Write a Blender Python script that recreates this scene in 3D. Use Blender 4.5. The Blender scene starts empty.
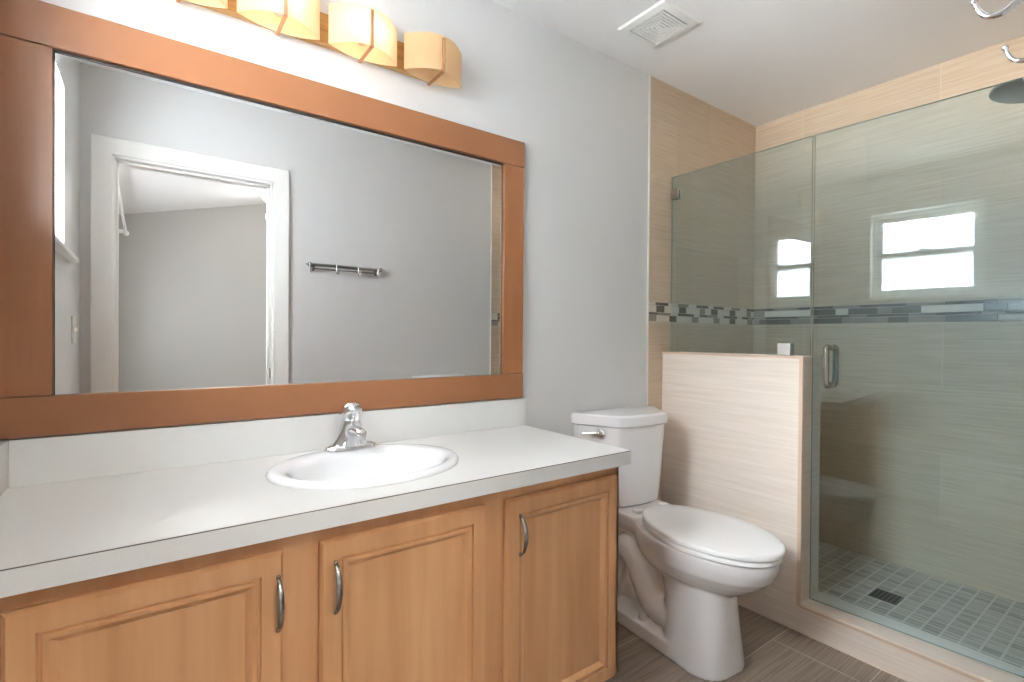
import bpy, bmesh, math, random
from mathutils import Vector, Matrix

random.seed(7)
SC = bpy.context.scene
COL = SC.collection
PI = math.pi

# ------------------------------------------------------------------ camera
F_PX = 503.5
YAW, PITCH, ROLL = math.radians(36.066), math.radians(-0.44), math.radians(0.403)
CAM = Vector((0.0, -1.6, 1.16))


def cam_axes():
    f = Vector((math.sin(YAW), math.cos(YAW), 0)); r = Vector((math.cos(YAW), -math.sin(YAW), 0)); u = Vector((0, 0, 1))
    f2 = f * math.cos(PITCH) + u * math.sin(PITCH); u2 = u * math.cos(PITCH) - f * math.sin(PITCH)
    r3 = r * math.cos(ROLL) + u2 * math.sin(ROLL); u3 = u2 * math.cos(ROLL) - r * math.sin(ROLL)
    return r3, u3, f2


_r, _u, _f = cam_axes()
cd = bpy.data.cameras.new('camera'); cam = bpy.data.objects.new('camera', cd); COL.objects.link(cam)
cam.matrix_world = Matrix(((_r.x, _u.x, -_f.x, CAM.x), (_r.y, _u.y, -_f.y, CAM.y), (_r.z, _u.z, -_f.z, CAM.z), (0, 0, 0, 1)))
cd.sensor_fit = 'HORIZONTAL'; cd.sensor_width = 36.0; cd.lens = F_PX / 1024 * 36.0
cd.clip_start = 0.01; cd.clip_end = 200
SC.camera = cam

# ------------------------------------------------------------------ exposure, world, daylight
SC.view_settings.view_transform = 'Standard'
SC.view_settings.look = 'None'
SC.view_settings.gamma = 1.0
SC.view_settings.use_curve_mapping = False
SC.view_settings.exposure = 0.64

SC.cycles.caustics_reflective = False
SC.cycles.max_bounces = 24; SC.cycles.diffuse_bounces = 20; SC.cycles.glossy_bounces = 10
SC.cycles.transmission_bounces = 12; SC.cycles.transparent_max_bounces = 24

W = bpy.data.worlds.new('world'); SC.world = W; W.use_nodes = True
_bg = W.node_tree.nodes['Background']; _bg.inputs[0].default_value = (0.97, 0.98, 1.0, 1); _bg.inputs[1].default_value = 3.0


def area(name, loc, rot, sx, sy, power, color):
    l = bpy.data.lights.new(name, 'AREA'); l.shape = 'RECTANGLE'; l.size = sx; l.size_y = sy; l.energy = power; l.color = color
    o = bpy.data.objects.new(name, l); COL.objects.link(o); o.location = loc; o.rotation_euler = rot
    return o


# daylight falling on the outside of the two windows in the left wall
area('daylight_sky_bathroom', (-4.5, -0.35, 3.75), (0, math.radians(-66), math.radians(-5)), 2.0, 2.0, 1400, (0.91, 0.965, 1.0)).data.spread = math.radians(70)
area('daylight_ground_bounce', (-7.0, -0.7, 0.25), (0, math.radians(-103), 0), 2.5, 3.0, 1250, (0.98, 0.985, 0.98)).data.spread = math.radians(42)
area('daylight_bedroom_window', (-0.95, -4.4, 1.5), (0, -PI / 2, 0), 1.9, 2.4, 20, (1.0, 0.99, 0.97))
BULB_L = 17.0       # radiance of each lit bulb of the vanity light
BED_LAMP_W = 8.0   # bedroom ceiling lamp
HALL_FILL_W = 48.0   # added fill light outside the doorway, for the vanity front
SHOWER_FILL_W = 2.0  # added, unseen fill light over the shower

# ------------------------------------------------------------------ materials
MATS = {}


def new_mat(name):
    m = bpy.data.materials.new(name); m.use_nodes = True
    MATS[name] = m
    return m, m.node_tree, m.node_tree.nodes['Principled BSDF']


def s2l(c):
    return tuple((x / 12.92 if x <= 0.04045 else ((x + 0.055) / 1.055) ** 2.4) for x in c)


def rgb(r, g, b):
    return s2l((r / 255, g / 255, b / 255)) + (1,)


def plain(name, col, rough=0.5, metal=0.0, coat=0.0, spec=0.5, var=0.0, vscale=6.0, bump=0.0, bscale=200.0):
    m, nt, p = new_mat(name)
    p.inputs['Base Color'].default_value = col
    p.inputs['Roughness'].default_value = rough
    p.inputs['Metallic'].default_value = metal
    p.inputs['Coat Weight'].default_value = coat
    p.inputs['Specular IOR Level'].default_value = spec
    tc = nt.nodes.new('ShaderNodeTexCoord')
    if var > 0:
        n = nt.nodes.new('ShaderNodeTexNoise'); n.inputs['Scale'].default_value = vscale; n.inputs['Detail'].default_value = 3
        nt.links.new(tc.outputs['Object'], n.inputs['Vector'])
        r = nt.nodes.new('ShaderNodeMapRange'); r.inputs[3].default_value = 1 - var; r.inputs[4].default_value = 1 + var
        nt.links.new(n.outputs['Fac'], r.inputs[0])
        mx = nt.nodes.new('ShaderNodeVectorMath'); mx.operation = 'SCALE'; mx.inputs[0].default_value = col[:3]
        nt.links.new(r.outputs[0], mx.inputs['Scale']); nt.links.new(mx.outputs[0], p.inputs['Base Color'])
    if bump > 0:
        n2 = nt.nodes.new('ShaderNodeTexNoise'); n2.inputs['Scale'].default_value = bscale
        nt.links.new(tc.outputs['Object'], n2.inputs['Vector'])
        b = nt.nodes.new('ShaderNodeBump'); b.inputs['Strength'].default_value = bump; b.inputs['Distance'].default_value = 0.002
        nt.links.new(n2.outputs['Fac'], b.inputs['Height']); nt.links.new(b.outputs[0], p.inputs['Normal'])
    return m


def streaks(nt, scale, detail=4):
    """noise stretched by a per-axis scale, in object space"""
    tc = nt.nodes.new('ShaderNodeTexCoord'); mp = nt.nodes.new('ShaderNodeMapping'); mp.inputs['Scale'].default_value = scale
    nt.links.new(tc.outputs['Object'], mp.inputs['Vector'])
    n = nt.nodes.new('ShaderNodeTexNoise'); n.inputs['Scale'].default_value = 1.0; n.inputs['Detail'].default_value = detail
    n.inputs['Roughness'].default_value = 0.6
    nt.links.new(mp.outputs[0], n.inputs['Vector'])
    return n.outputs['Fac']


def ramp(nt, fac, stops):
    r = nt.nodes.new('ShaderNodeValToRGB')
    while len(r.color_ramp.elements) < len(stops):
        r.color_ramp.elements.new(0.5)
    for e, (p, c) in zip(r.color_ramp.elements, stops):
        e.position = p; e.color = c
    nt.links.new(fac, r.inputs[0])
    return r.outputs[0]


def grained(name, scale, c1, c2, rough=0.4, coat=0.0, lo=0.3, hi=0.7, blotch=0.0):
    m, nt, p = new_mat(name)
    f = streaks(nt, scale)
    col = ramp(nt, f, [(lo, c1), (hi, c2)])
    if blotch:
        g = streaks(nt, (3, 3, 2), 2)
        r = nt.nodes.new('ShaderNodeMapRange'); r.inputs[1].default_value = .3; r.inputs[2].default_value = .7
        r.inputs[3].default_value = 1 - blotch; r.inputs[4].default_value = 1 + blotch
        nt.links.new(g, r.inputs[0])
        mx = nt.nodes.new('ShaderNodeVectorMath'); mx.operation = 'SCALE'
        nt.links.new(col, mx.inputs[0]); nt.links.new(r.outputs[0], mx.inputs['Scale']); col = mx.outputs[0]
    nt.links.new(col, p.inputs['Base Color'])
    p.inputs['Roughness'].default_value = rough; p.inputs['Coat Weight'].default_value = coat
    p.inputs['Coat Roughness'].default_value = 0.15
    return m


def tiled(name, axes, streak_scale, bw, bh, origin, c1, c2, grout, mortar=0.003, offset=0.5, rough=0.35, tone=0.06, strength=1.0):
    """striated porcelain tile: brick grid on two object axes, streaks along the first"""
    m, nt, p = new_mat(name)
    tc = nt.nodes.new('ShaderNodeTexCoord'); sp = nt.nodes.new('ShaderNodeSeparateXYZ'); nt.links.new(tc.outputs['Object'], sp.inputs[0])
    cb = nt.nodes.new('ShaderNodeCombineXYZ')
    for k, ax in enumerate(axes):
        a = nt.nodes.new('ShaderNodeMath'); a.operation = 'SUBTRACT'; a.inputs[1].default_value = origin[k]
        nt.links.new(sp.outputs['XYZ'.index(ax)], a.inputs[0]); nt.links.new(a.outputs[0], cb.inputs[k])
    br = nt.nodes.new('ShaderNodeTexBrick'); br.offset = offset; br.squash = 1.0
    br.inputs['Scale'].default_value = 1.0; br.inputs['Mortar Size'].default_value = mortar; br.inputs['Mortar Smooth'].default_value = 0.1
    br.inputs['Brick Width'].default_value = bw; br.inputs['Row Height'].default_value = bh; br.inputs['Bias'].default_value = 0
    br.inputs['Color1'].default_value = (1 - tone,) * 3 + (1,); br.inputs['Color2'].default_value = (1 + tone,) * 3 + (1,)
    br.inputs['Mortar'].default_value = (1, 1, 1, 1)
    nt.links.new(cb.outputs[0], br.inputs['Vector'])
    f = streaks(nt, streak_scale, 5)
    col = ramp(nt, f, [(0.3, c1), (0.7, c2)])
    mul = nt.nodes.new('ShaderNodeVectorMath'); mul.operation = 'MULTIPLY'
    nt.links.new(col, mul.inputs[0]); nt.links.new(br.outputs['Color'], mul.inputs[1])
    mx = nt.nodes.new('ShaderNodeMix'); mx.data_type = 'RGBA'
    nt.links.new(br.outputs['Fac'], mx.inputs[0]); nt.links.new(mul.outputs[0], mx.inputs[6]); mx.inputs[7].default_value = grout
    nt.links.new(mx.outputs[2], p.inputs['Base Color'])
    p.inputs['Roughness'].default_value = rough
    b = nt.nodes.new('ShaderNodeBump'); b.inputs['Strength'].default_value = 0.15 * strength; b.inputs['Distance'].default_value = 0.002
    nt.links.new(f, b.inputs['Height']); nt.links.new(b.outputs[0], p.inputs['Normal'])
    return m


def glass_mat(name, tint):
    m, nt, p = new_mat(name)
    nt.nodes.remove(p)
    out = nt.nodes['Material Output']
    geo = nt.nodes.new('ShaderNodeNewGeometry')
    ior = nt.nodes.new('ShaderNodeMix'); ior.data_type = 'FLOAT'; ior.inputs[2].default_value = 1.5; ior.inputs[3].default_value = 1 / 1.5
    nt.links.new(geo.outputs['Backfacing'], ior.inputs[0])
    fr = nt.nodes.new('ShaderNodeFresnel'); nt.links.new(ior.outputs[0], fr.inputs['IOR'])
    tr = nt.nodes.new('ShaderNodeBsdfTransparent'); tr.inputs[0].default_value = tint
    gl = nt.nodes.new('ShaderNodeBsdfGlossy'); gl.inputs['Roughness'].default_value = 0.0
    gl.inputs['Color'].default_value = (0.92, 1.0, 0.97, 1)
    mx = nt.nodes.new('ShaderNodeMixShader')
    nt.links.new(fr.outputs[0], mx.inputs[0]); nt.links.new(tr.outputs[0], mx.inputs[1]); nt.links.new(gl.outputs[0], mx.inputs[2])
    nt.links.new(mx.outputs[0], out.inputs['Surface'])
    return m


WALLC = rgb(210, 210, 209)
M_wall = plain('painted_wall', WALLC, 0.6, var=0.015, vscale=2.5, bump=0.06, bscale=120)
M_ceil = plain('painted_ceiling', rgb(238, 238, 238), 0.8, bump=0.04, bscale=150)
M_white = plain('white_gloss_paint', rgb(236, 236, 233), 0.35)
M_bed = plain('bedroom_paint', rgb(166, 164, 160), 0.7)
M_carpet = plain('bedroom_floor', rgb(170, 160, 150), 0.9, var=0.05, vscale=40)
TC1, TC2 = rgb(184, 163, 138), rgb(202, 183, 160)
GROUT = rgb(196, 179, 157)
M_tile_x = tiled('beige_tile_along_x', 'XZ', (4, 4, 130), 0.60, 0.30, (2.195, 0.035), TC1, TC2, GROUT)
M_tile_y = tiled('beige_tile_along_y', 'YZ', (4, 4, 130), 0.60, 0.30, (-0.295, 0.035), TC1, TC2, GROUT)
M_tile_x_top = tiled('beige_tile_along_x_upper', 'XZ', (4, 4, 130), 0.60, 0.30, (1.895, 0.138), TC1, TC2, GROUT)
M_tile_y_top = tiled('beige_tile_along_y_upper', 'YZ', (4, 4, 130), 0.60, 0.30, (-0.275, 0.138), TC1, TC2, GROUT)
PC1, PC2 = rgb(214, 200, 187), rgb(229, 217, 206)
M_pony = grained('pale_pony_tile', (3, 3, 110), PC1, PC2, 0.35)
M_curb = grained('pale_curb_tile', (110, 3, 110), PC1, PC2, 0.35)
M_schluter = plain('tile_edge_trim_white', rgb(232, 228, 220), 0.35)
M_schluter_brown = plain('tile_edge_trim_brown', rgb(204, 178, 156), 0.4)
M_floor = tiled('brown_striated_floor_tile', 'XY', (3, 130, 3), 0.62, 0.3137, (1.34, -0.633), rgb(112, 96, 84), rgb(158, 142, 128), rgb(174, 161, 148), 0.0028, 0.45, 0.4, 0.04)
M_mosaic = tiled('shower_floor_mosaic', 'XY', (120, 8, 3), 0.0555, 0.0555, (0.0, 0.02), rgb(150, 138, 128), rgb(196, 186, 174), rgb(206, 198, 186), 0.0035, 0.0, 0.45, 0.16)
M_band = [plain('band_tile_dark', rgb(120, 112, 104), 0.25), plain('band_tile_mid', rgb(156, 146, 134), 0.25),
          plain('band_tile_pale', rgb(216, 206, 192), 0.2), plain('band_tile_grout', rgb(200, 190, 178), 0.7)]
M_wood = grained('honey_maple', (22, 22, 1.6), rgb(200, 148, 102), rgb(216, 166, 119), 0.35, 0.25, blotch=0.06)
M_wood_h = grained('honey_maple_rail', (1.6, 22, 22), rgb(186, 130, 84), rgb(212, 162, 112), 0.35, 0.25, blotch=0.06)
M_frame = grained('copper_brown_laminate', (3, 30, 3), rgb(122, 77, 45), rgb(131, 84, 51), 0.38, 0.15)
M_frame_v = grained('copper_brown_laminate_upright', (30, 30, 3), rgb(126, 79, 45), rgb(136, 87, 51), 0.38, 0.15)
M_lam = plain('white_laminate', rgb(217, 216, 213), 0.35, var=0.02, vscale=180)
M_lam_edge = plain('laminate_edge', rgb(228, 228, 225), 0.4, var=0.05, vscale=260)
M_lam_splash = plain('laminate_splash', rgb(214, 213, 210), 0.4, var=0.03, vscale=220)
M_seam = plain('laminate_seam', rgb(96, 88, 82), 0.5)
M_porc = plain('white_porcelain', rgb(234, 234, 235), 0.08, coat=0.5)
M_seat = plain('white_plastic', rgb(240, 240, 240), 0.18)
M_chrome = plain('chrome', (0.82, 0.83, 0.84, 1), 0.08, 1.0)
M_nickel = plain('brushed_nickel', rgb(178, 174, 166), 0.2, 1.0)
M_clamp = plain('satin_clamp', rgb(188, 186, 180), 0.45, 0.7)
M_steel = plain('dark_brushed_steel', rgb(140, 138, 134), 0.3, 1.0)
M_bronze = plain('bronze_clip', rgb(196, 150, 112), 0.3, 0.9)
M_gold = grained('gold_backplate', (4, 40, 60), rgb(150, 108, 52), rgb(190, 146, 84), 0.35)
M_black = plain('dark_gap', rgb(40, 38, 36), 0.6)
M_dark = plain('drain_dark', rgb(96, 92, 86), 0.5, 0.5)
M_mirror = plain('mirror_silver', (0.90, 0.905, 0.905, 1), 0.0, 1.0)
M_glass = glass_mat('green_shower_glass', (0.87, 0.95, 0.985, 1))

M_gedge = plain('glass_cut_edge', rgb(158, 172, 160), 0.15)

# frosted window pane and lamp-shade materials let light through by scattering it
m, nt, p = new_mat('frosted_pane'); nt.nodes.remove(p)
_t = nt.nodes.new('ShaderNodeBsdfTranslucent'); _t.inputs[0].default_value = (0.95, 0.97, 1, 1)
_c = nt.nodes.new('ShaderNodeBsdfTransparent'); _c.inputs[0].default_value = (0.98, 0.99, 1, 1)
_g = nt.nodes.new('ShaderNodeBsdfGlossy'); _g.inputs['Roughness'].default_value = 0.1
_n = nt.nodes.new('ShaderNodeMixShader'); _n.inputs[0].default_value = 0.28
_m = nt.nodes.new('ShaderNodeMixShader'); _m.inputs[0].default_value = 0.05
nt.links.new(_t.outputs[0], _n.inputs[1]); nt.links.new(_c.outputs[0], _n.inputs[2])
nt.links.new(_n.outputs[0], _m.inputs[1]); nt.links.new(_g.outputs[0], _m.inputs[2]); nt.links.new(_m.outputs[0], nt.nodes['Material Output'].inputs[0])
M_pane = m
m, nt, p = new_mat('linen_shade'); nt.nodes.remove(p)
_c = ramp(nt, streaks(nt, (160, 160, 8), 3), [(0.3, rgb(226, 194, 150)), (0.7, rgb(238, 208, 166))])
_t = nt.nodes.new('ShaderNodeBsdfTranslucent'); _d = nt.nodes.new('ShaderNodeBsdfDiffuse')
_m = nt.nodes.new('ShaderNodeMixShader'); _m.inputs[0].default_value = 0.62
_t.inputs[0].default_value = rgb(252, 243, 226); nt.links.new(_c, _d.inputs[0])
nt.links.new(_d.outputs[0], _m.inputs[1]); nt.links.new(_t.outputs[0], _m.inputs[2]); nt.links.new(_m.outputs[0], nt.nodes['Material Output'].inputs[0])
M_shade = m
m, nt, p = new_mat('lit_bulb'); p.inputs['Emission Color'].default_value = (1.0, 0.96, 0.90, 1); p.inputs['Emission Strength'].default_value = BULB_L
M_bulb = m
M_bulb_off = plain('unlit_bulb', rgb(235, 230, 220), 0.3)
m, nt, p = new_mat('lit_ceiling_lamp'); p.inputs['Emission Color'].default_value = (1, 0.97, 0.92, 1); p.inputs['Emission Strength'].default_value = 1.2
M_lampglow = m


# ------------------------------------------------------------------ mesh helpers
def BM():
    return bmesh.new()


def box(bm, x0, x1, y0, y1, z0, z1, bev=0.0, seg=2):
    g = bmesh.ops.create_cube(bm, size=1.0)
    vs = g['verts']
    for v in vs:
        v.co = Vector(((x0 + x1) / 2 + v.co.x * (x1 - x0), (y0 + y1) / 2 + v.co.y * (y1 - y0), (z0 + z1) / 2 + v.co.z * (z1 - z0)))
    if bev > 0:
        es = list({e for v in vs for e in v.link_edges})
        bmesh.ops.bevel(bm, geom=es, offset=bev, segments=seg, affect='EDGES', profile=0.5)
    return bm


def loft(bm, rings, cap=(True, True), closed=True):
    """skin a list of rings (lists of points, same count)"""
    V = [[bm.verts.new(p) for p in r] for r in rings]
    n = len(V[0])
    for a, b in zip(V[:-1], V[1:]):
        for i in range(n if closed else n - 1):
            j = (i + 1) % n
            try:
                bm.faces.new((a[i], a[j], b[j], b[i]))
            except ValueError:
                pass
    if cap[0] and closed:
        bm.faces.new(list(reversed(V[0])))
    if cap[1] and closed:
        bm.faces.new(V[-1])
    return bm


def tube(bm, pts, rad, n=12, cap=True):
    pts = [Vector(p) for p in pts]
    rads = rad if isinstance(rad, (list, tuple)) else [rad] * len(pts)
    rings = []
    t0 = (pts[1] - pts[0]).normalized()
    ref = Vector((0, 0, 1)) if abs(t0.z) < 0.9 else Vector((1, 0, 0))
    nrm = t0.cross(ref).normalized()
    for i, p in enumerate(pts):
        t = (pts[min(i + 1, len(pts) - 1)] - pts[max(i - 1, 0)]).normalized()
        nrm = (nrm - t * nrm.dot(t)).normalized()
        b = t.cross(nrm)
        rings.append([p + (nrm * math.cos(a) + b * math.sin(a)) * rads[i] for a in [2 * PI * k / n for k in range(n)]])
    return loft(bm, rings, (cap, cap))


def smooth_path(pts, k=8):
    """Catmull-Rom through the points"""
    P = [Vector(p) for p in pts]; P = [2 * P[0] - P[1]] + P + [2 * P[-1] - P[-2]]
    out = []
    for i in range(1, len(P) - 2):
        for s in range(k):
            t = s / k
            a, b, c, d = P[i - 1], P[i], P[i + 1], P[i + 2]
            out.append(0.5 * ((2 * b) + (c - a) * t + (2 * a - 5 * b + 4 * c - d) * t * t + (3 * b - a - 3 * c + d) * t ** 3))
    out.append(P[-2])
    return out


def lathe(bm, prof, origin, axis=(0, 0, 1), n=32):
    """profile of (radius, height) turned about an axis through origin"""
    o = Vector(origin); a = Vector(axis).normalized()
    ref = Vector((1, 0, 0)) if abs(a.x) < 0.9 else Vector((0, 1, 0))
    u = (ref - a * ref.dot(a)).normalized(); w = a.cross(u)
    rings = [[o + a * h + (u * math.cos(t) + w * math.sin(t)) * max(r, 1e-5) for t in [2 * PI * k / n for k in range(n)]] for r, h in prof]
    return loft(bm, rings)


def ellipsoid(bm, c, rx, ry, rz, n=20, m=12):
    rings = []
    for j in range(m + 1):
        t = PI * j / m
        s = max(math.sin(t), 1e-4)
        rings.append([(c[0] + rx * s * math.cos(2 * PI * k / n), c[1] + ry * s * math.sin(2 * PI * k / n), c[2] - rz * math.cos(t)) for k in range(n)])
    return loft(bm, rings)


def finish(name, bm, mat, parent=None, smooth=40, mats=None):
    bmesh.ops.recalc_face_normals(bm, faces=bm.faces[:])
    me = bpy.data.meshes.new(name)
    if parent is not None:
        off = Vector((0, 0, 0)); q = parent
        while q is not None:
            off += q.location; q = q.parent
        bmesh.ops.translate(bm, verts=bm.verts[:], vec=-off)
    bm.to_mesh(me); bm.free()
    for mm in (mats or [mat]):
        me.materials.append(mm)
    if smooth:
        me.shade_smooth()
        me.set_sharp_from_angle(angle=math.radians(smooth))
    o = bpy.data.objects.new(name, me); COL.objects.link(o)
    if parent is not None:
        o.parent = parent
    return o


def thing(name, label, cat, loc, group=None):
    o = bpy.data.objects.new(name, None); COL.objects.link(o); o.empty_display_size = 0.05
    o.location = loc; o['label'] = label; o['category'] = cat
    if group:
        o['group'] = group
    return o


def tag(o, label, cat, group=None):
    o['label'] = label; o['category'] = cat
    if group:
        o['group'] = group
    return o


def struct(name, bm, mat, parent=None, smooth=40, mats=None):
    o = finish(name, bm, mat, parent, smooth, mats)
    if parent is None:
        o['kind'] = 'structure'
    return o


# ------------------------------------------------------------------ the setting
XL, XR, YF, ZC = -0.268, 2.961, -1.54, 2.435
XT = 1.985          # where tile takes over from paint on the vanity wall
XP0, XP1 = 2.095, 2.26   # half wall / curb
GX = 2.16           # glass plane
ZS = 0.064          # shower floor

struct('floor', box(BM(), XL - .15, XP0 + .02, YF - .14, 0.1, -0.1, 0.0), M_floor, smooth=0)
struct('floor_shower', box(BM(), XP1 - .02, XR + .05, YF - .05, 0.05, -0.1, ZS), M_mosaic, smooth=0)
struct('ceiling', box(BM(), XL - .15, XR + .1, YF - .14, 0.1, ZC, ZC + 0.1), M_ceil, smooth=0)
struct('wall_back', box(BM(), XL - .15, XT, 0.0, 0.1, 0.0, ZC), M_wall, smooth=0)

# left wall with the window opening; the wall runs slightly out of square with the mirror wall


def skew(bm):
    for v in bm.verts:
        v.co.x += 0.018 * (-v.co.y) / 1.54
    return bm


WY0, WY1, WZ0, WZ1 = -1.03, -0.375, 1.475, 2.125
bm = BM()
box(bm, XL - .15, XL, YF - .14, WY0, 0, ZC); box(bm, XL - .15, XL, WY1, 0.1, 0, ZC)
box(bm, XL - .15, XL, WY0, WY1, 0, WZ0); box(bm, XL - .15, XL, WY0, WY1, WZ1, ZC)
struct('wall_left', skew(bm), M_wall, smooth=0)

# opposite wall with the doorway (behind the photographer, seen in the mirror)
DX0, DX1, DZ = -0.132, 0.589, 2.03
bm = BM()
box(bm, XL, DX0, YF - .14, YF, 0, ZC); box(bm, DX1, 2.077, YF - .14, YF, 0, ZC); box(bm, DX0, DX1, YF - .14, YF, DZ, ZC)
struct('wall_front', bm, M_wall, smooth=0)


# shower walls: tile below and above the mosaic band
BZ0, BZ1 = 1.243, 1.338
bm = BM(); box(bm, XT, XR + .1, -0.004, 0.1, 0, BZ0); struct('wall_shower_back', bm, M_tile_x, smooth=0)
bm = BM(); box(bm, XT, XR + .1, -0.004, 0.1, BZ1, ZC); struct('wall_shower_back_upper', bm, M_tile_x_top, smooth=0)
bm = BM(); box(bm, XR, XR + .1, YF - .14, -0.004, 0, BZ0); struct('wall_right', bm, M_tile_y, smooth=0)
bm = BM(); box(bm, XR, XR + .1, YF - .14, -0.004, BZ1, ZC); struct('wall_right_upper', bm, M_tile_y_top, smooth=0)
bm = BM(); box(bm, 2.077, XR, YF - .14, YF + .004, 0, BZ0); struct('wall_shower_front', bm, M_tile_x, smooth=0)
bm = BM(); box(bm, 2.077, XR, YF - .14, YF + .004, BZ1, ZC); struct('wall_shower_front_upper', bm, M_tile_x_top, smooth=0)

# white edge strips where paint meets tile
struct('trim_1', box(BM(), XT - .008, XT, -0.007, 0.0, 0.09, ZC, 0.001), M_schluter)
struct('trim_2', box(BM(), 2.069, 2.077, YF, YF + .007, 0, ZC, 0.001), M_schluter)


def mosaic_band(name, axis, a0, a1, plane, out, rows):
    """running band of glass and stone strips; rows = list of (z0, z1, [(length, tone)...])"""
    bm = BM()
    th = 0.004
    lo, hi = (plane, plane - out * 0.02) if out > 0 else (plane, plane + 0.02)
    lo, hi = min(lo, hi), max(lo, hi)
    if axis == 'x':
        box(bm, a0, a1, lo, hi, BZ0, BZ1)
    else:
        box(bm, lo, hi, a0, a1, BZ0, BZ1)
    nb = len(bm.faces)
    for f in bm.faces:
        f.material_index = 3
    for z0, z1, pieces in rows:
        s = a0
        k = 0
        while s < a1 - 0.004:
            L, tone = pieces[k % len(pieces)]; k += 1
            e = min(s + L, a1)
            n0 = len(bm.faces)
            p0, p1 = sorted((plane, plane + out * th))
            if tone >= 0:
                if axis == 'x':
                    box(bm, s + .001, e - .001, p0, p1, z0 + .001, z1 - .001, 0.0008, 1)
                else:
                    box(bm, p0, p1, s + .001, e - .001, z0 + .001, z1 - .001, 0.0008, 1)
                bm.faces.ensure_lookup_table()
                for f in bm.faces[n0:]:
                    f.material_index = tone
            s = e
    return struct(name, bm, None, mats=M_band)


ROWS_X = [(1.322, 1.338, [(.05, 2), (.10, 0), (.08, 2), (.09, 1), (.07, 2), (.11, 0)]),
          (1.288, 1.322, [(.055, 2), (.065, 0), (.12, 2), (.06, 0), (.12, 2), (.05, 1)]),
          (1.274, 1.288, [(.07, 0), (.10, 1), (.06, 2), (.14, 0), (.05, 2)]),
          (1.243, 1.274, [(.06, 1), (.10, 2), (.06, 0), (.13, 2), (.06, 1), (.14, 2)])]
ROWS_Y = [(1.322, 1.338, [(.14, 1), (.20, 0), (.12, 1), (.18, 0)]),
          (1.288, 1.322, [(.26, 2), (.17, 1), (.075, 0), (.22, 2), (.12, 0), (.055, 1), (.13, 0), (.06, 2), (.12, 0)]),
          (1.274, 1.288, [(.16, 0), (.10, 1), (.18, 0), (.07, 1)]),
          (1.243, 1.274, [(.20, 1), (.14, 0), (.12, 1), (.18, 0), (.13, 1), (.09, 0)])]
mosaic_band('trim_3', 'x', XT, XR, -0.004, -1, ROWS_X)
mosaic_band('trim_4', 'y', YF, -0.004, XR, -1, ROWS_Y)
mosaic_band('trim_5', 'x', 2.077, XR, YF + .004, 1, ROWS_X)

# half wall between toilet and shower, and the curb it stands beside
PY = -0.670
wp = struct('wall_half', box(BM(), XP0, XP1, PY, -0.004, 0, 1.09, 0.002, 1), M_pony)
bm = BM()
box(bm, XP0 - .0025, XP0 + .006, PY - .002, PY + .012, 0.10, 1.0915, .001, 1)
box(bm, XP0 - .0025, XP0 + .012, PY, -0.004, 1.083, 1.0925, .001, 1)
finish('edge_strip', bm, M_schluter_brown, wp)
bm = BM(); box(bm, XP0 + .004, GX - .002, PY - .0025, PY + .002, 0.117, 1.089)
finish('end_tile', bm, M_pony, wp)
cu = struct('floor_curb', box(BM(), XP0, XP1, YF, PY, 0, 0.100, 0.002, 1), M_curb)
finish('curb_cap', box(BM(), XP0 + .006, XP1, YF, PY, 0.100, 0.116, 0.0015, 1), M_curb, cu)
bm = BM(); box(bm, XP0 - .001, XP0 + .005, YF, PY, 0.0985, 0.107)
finish('edge_strip', bm, M_schluter_brown, cu)
# pale grout joint along the bottom of half wall and curb
struct('trim_6', box(BM(), XP0 - .003, XP0 + .002, YF, -0.004, 0, 0.0035), plain('pale_grout_bead', rgb(214, 200, 184), 0.7), smooth=0)

# window_1: white vinyl single-hung window in the left wall
wx = XL - 0.10
bm = BM()
fw = 0.028
for (a, b, c, d) in ((WY0, WY1, WZ0, WZ0 + fw), (WY0, WY1, WZ1 - fw, WZ1), (WY0, WY0 + fw, WZ0, WZ1), (WY1 - fw, WY1, WZ0, WZ1)):
    box(bm, wx - .03, wx + .035, a, b, c, d, .002, 1)
# reveal lining back to the wall face
for (a, b, c, d) in ((WY0, WY1, WZ1 - .006, WZ1), (WY0, WY0 + .006, WZ0, WZ1), (WY1 - .006, WY1, WZ0, WZ1)):
    box(bm, wx + .03, XL + .001, a, b, c, d)
w1 = struct('window_1', skew(bm), M_white)
zm = (WZ0 + WZ1) / 2
for nm, x, z0, z1 in (('upper_sash', wx - .012, zm - .02, WZ1 - fw), ('lower_sash', wx + .012, WZ0 + fw, zm + .024)):
    bm = BM(); s = 0.038
    y0, y1 = WY0 + fw, WY1 - fw
    for (a, b, c, d) in ((y0, y1, z0, z0 + s), (y0, y1, z1 - s, z1), (y0, y0 + s, z0, z1), (y1 - s, y1, z0, z1)):
        box(bm, x - .011, x + .011, a, b, c, d, .002, 1)
    so = finish(nm, skew(bm), M_white, w1)
    finish('pane', skew(box(BM(), x - .002, x + .002, y0 + s - .004, y1 - s + .004, z0 + s - .004, z1 - s + .004)), M_pane, so, 0)
    if nm == 'lower_sash':
        bm = BM(); box(bm, x + .004, x + .022, -0.72, -0.665, z1 - .002, z1 + .012, .003, 2); ellipsoid(bm, (x + .013, -0.675, z1 + .014), .008, .014, .005)
        finish('sash_latch', skew(bm), M_white, so)
finish('window_sill', skew(box(BM(), wx + .02, XL + .03, WY0 - .17, WY1 + .035, WZ0 - .018, WZ0 + .002, .004, 2)), M_white, w1)

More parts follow.
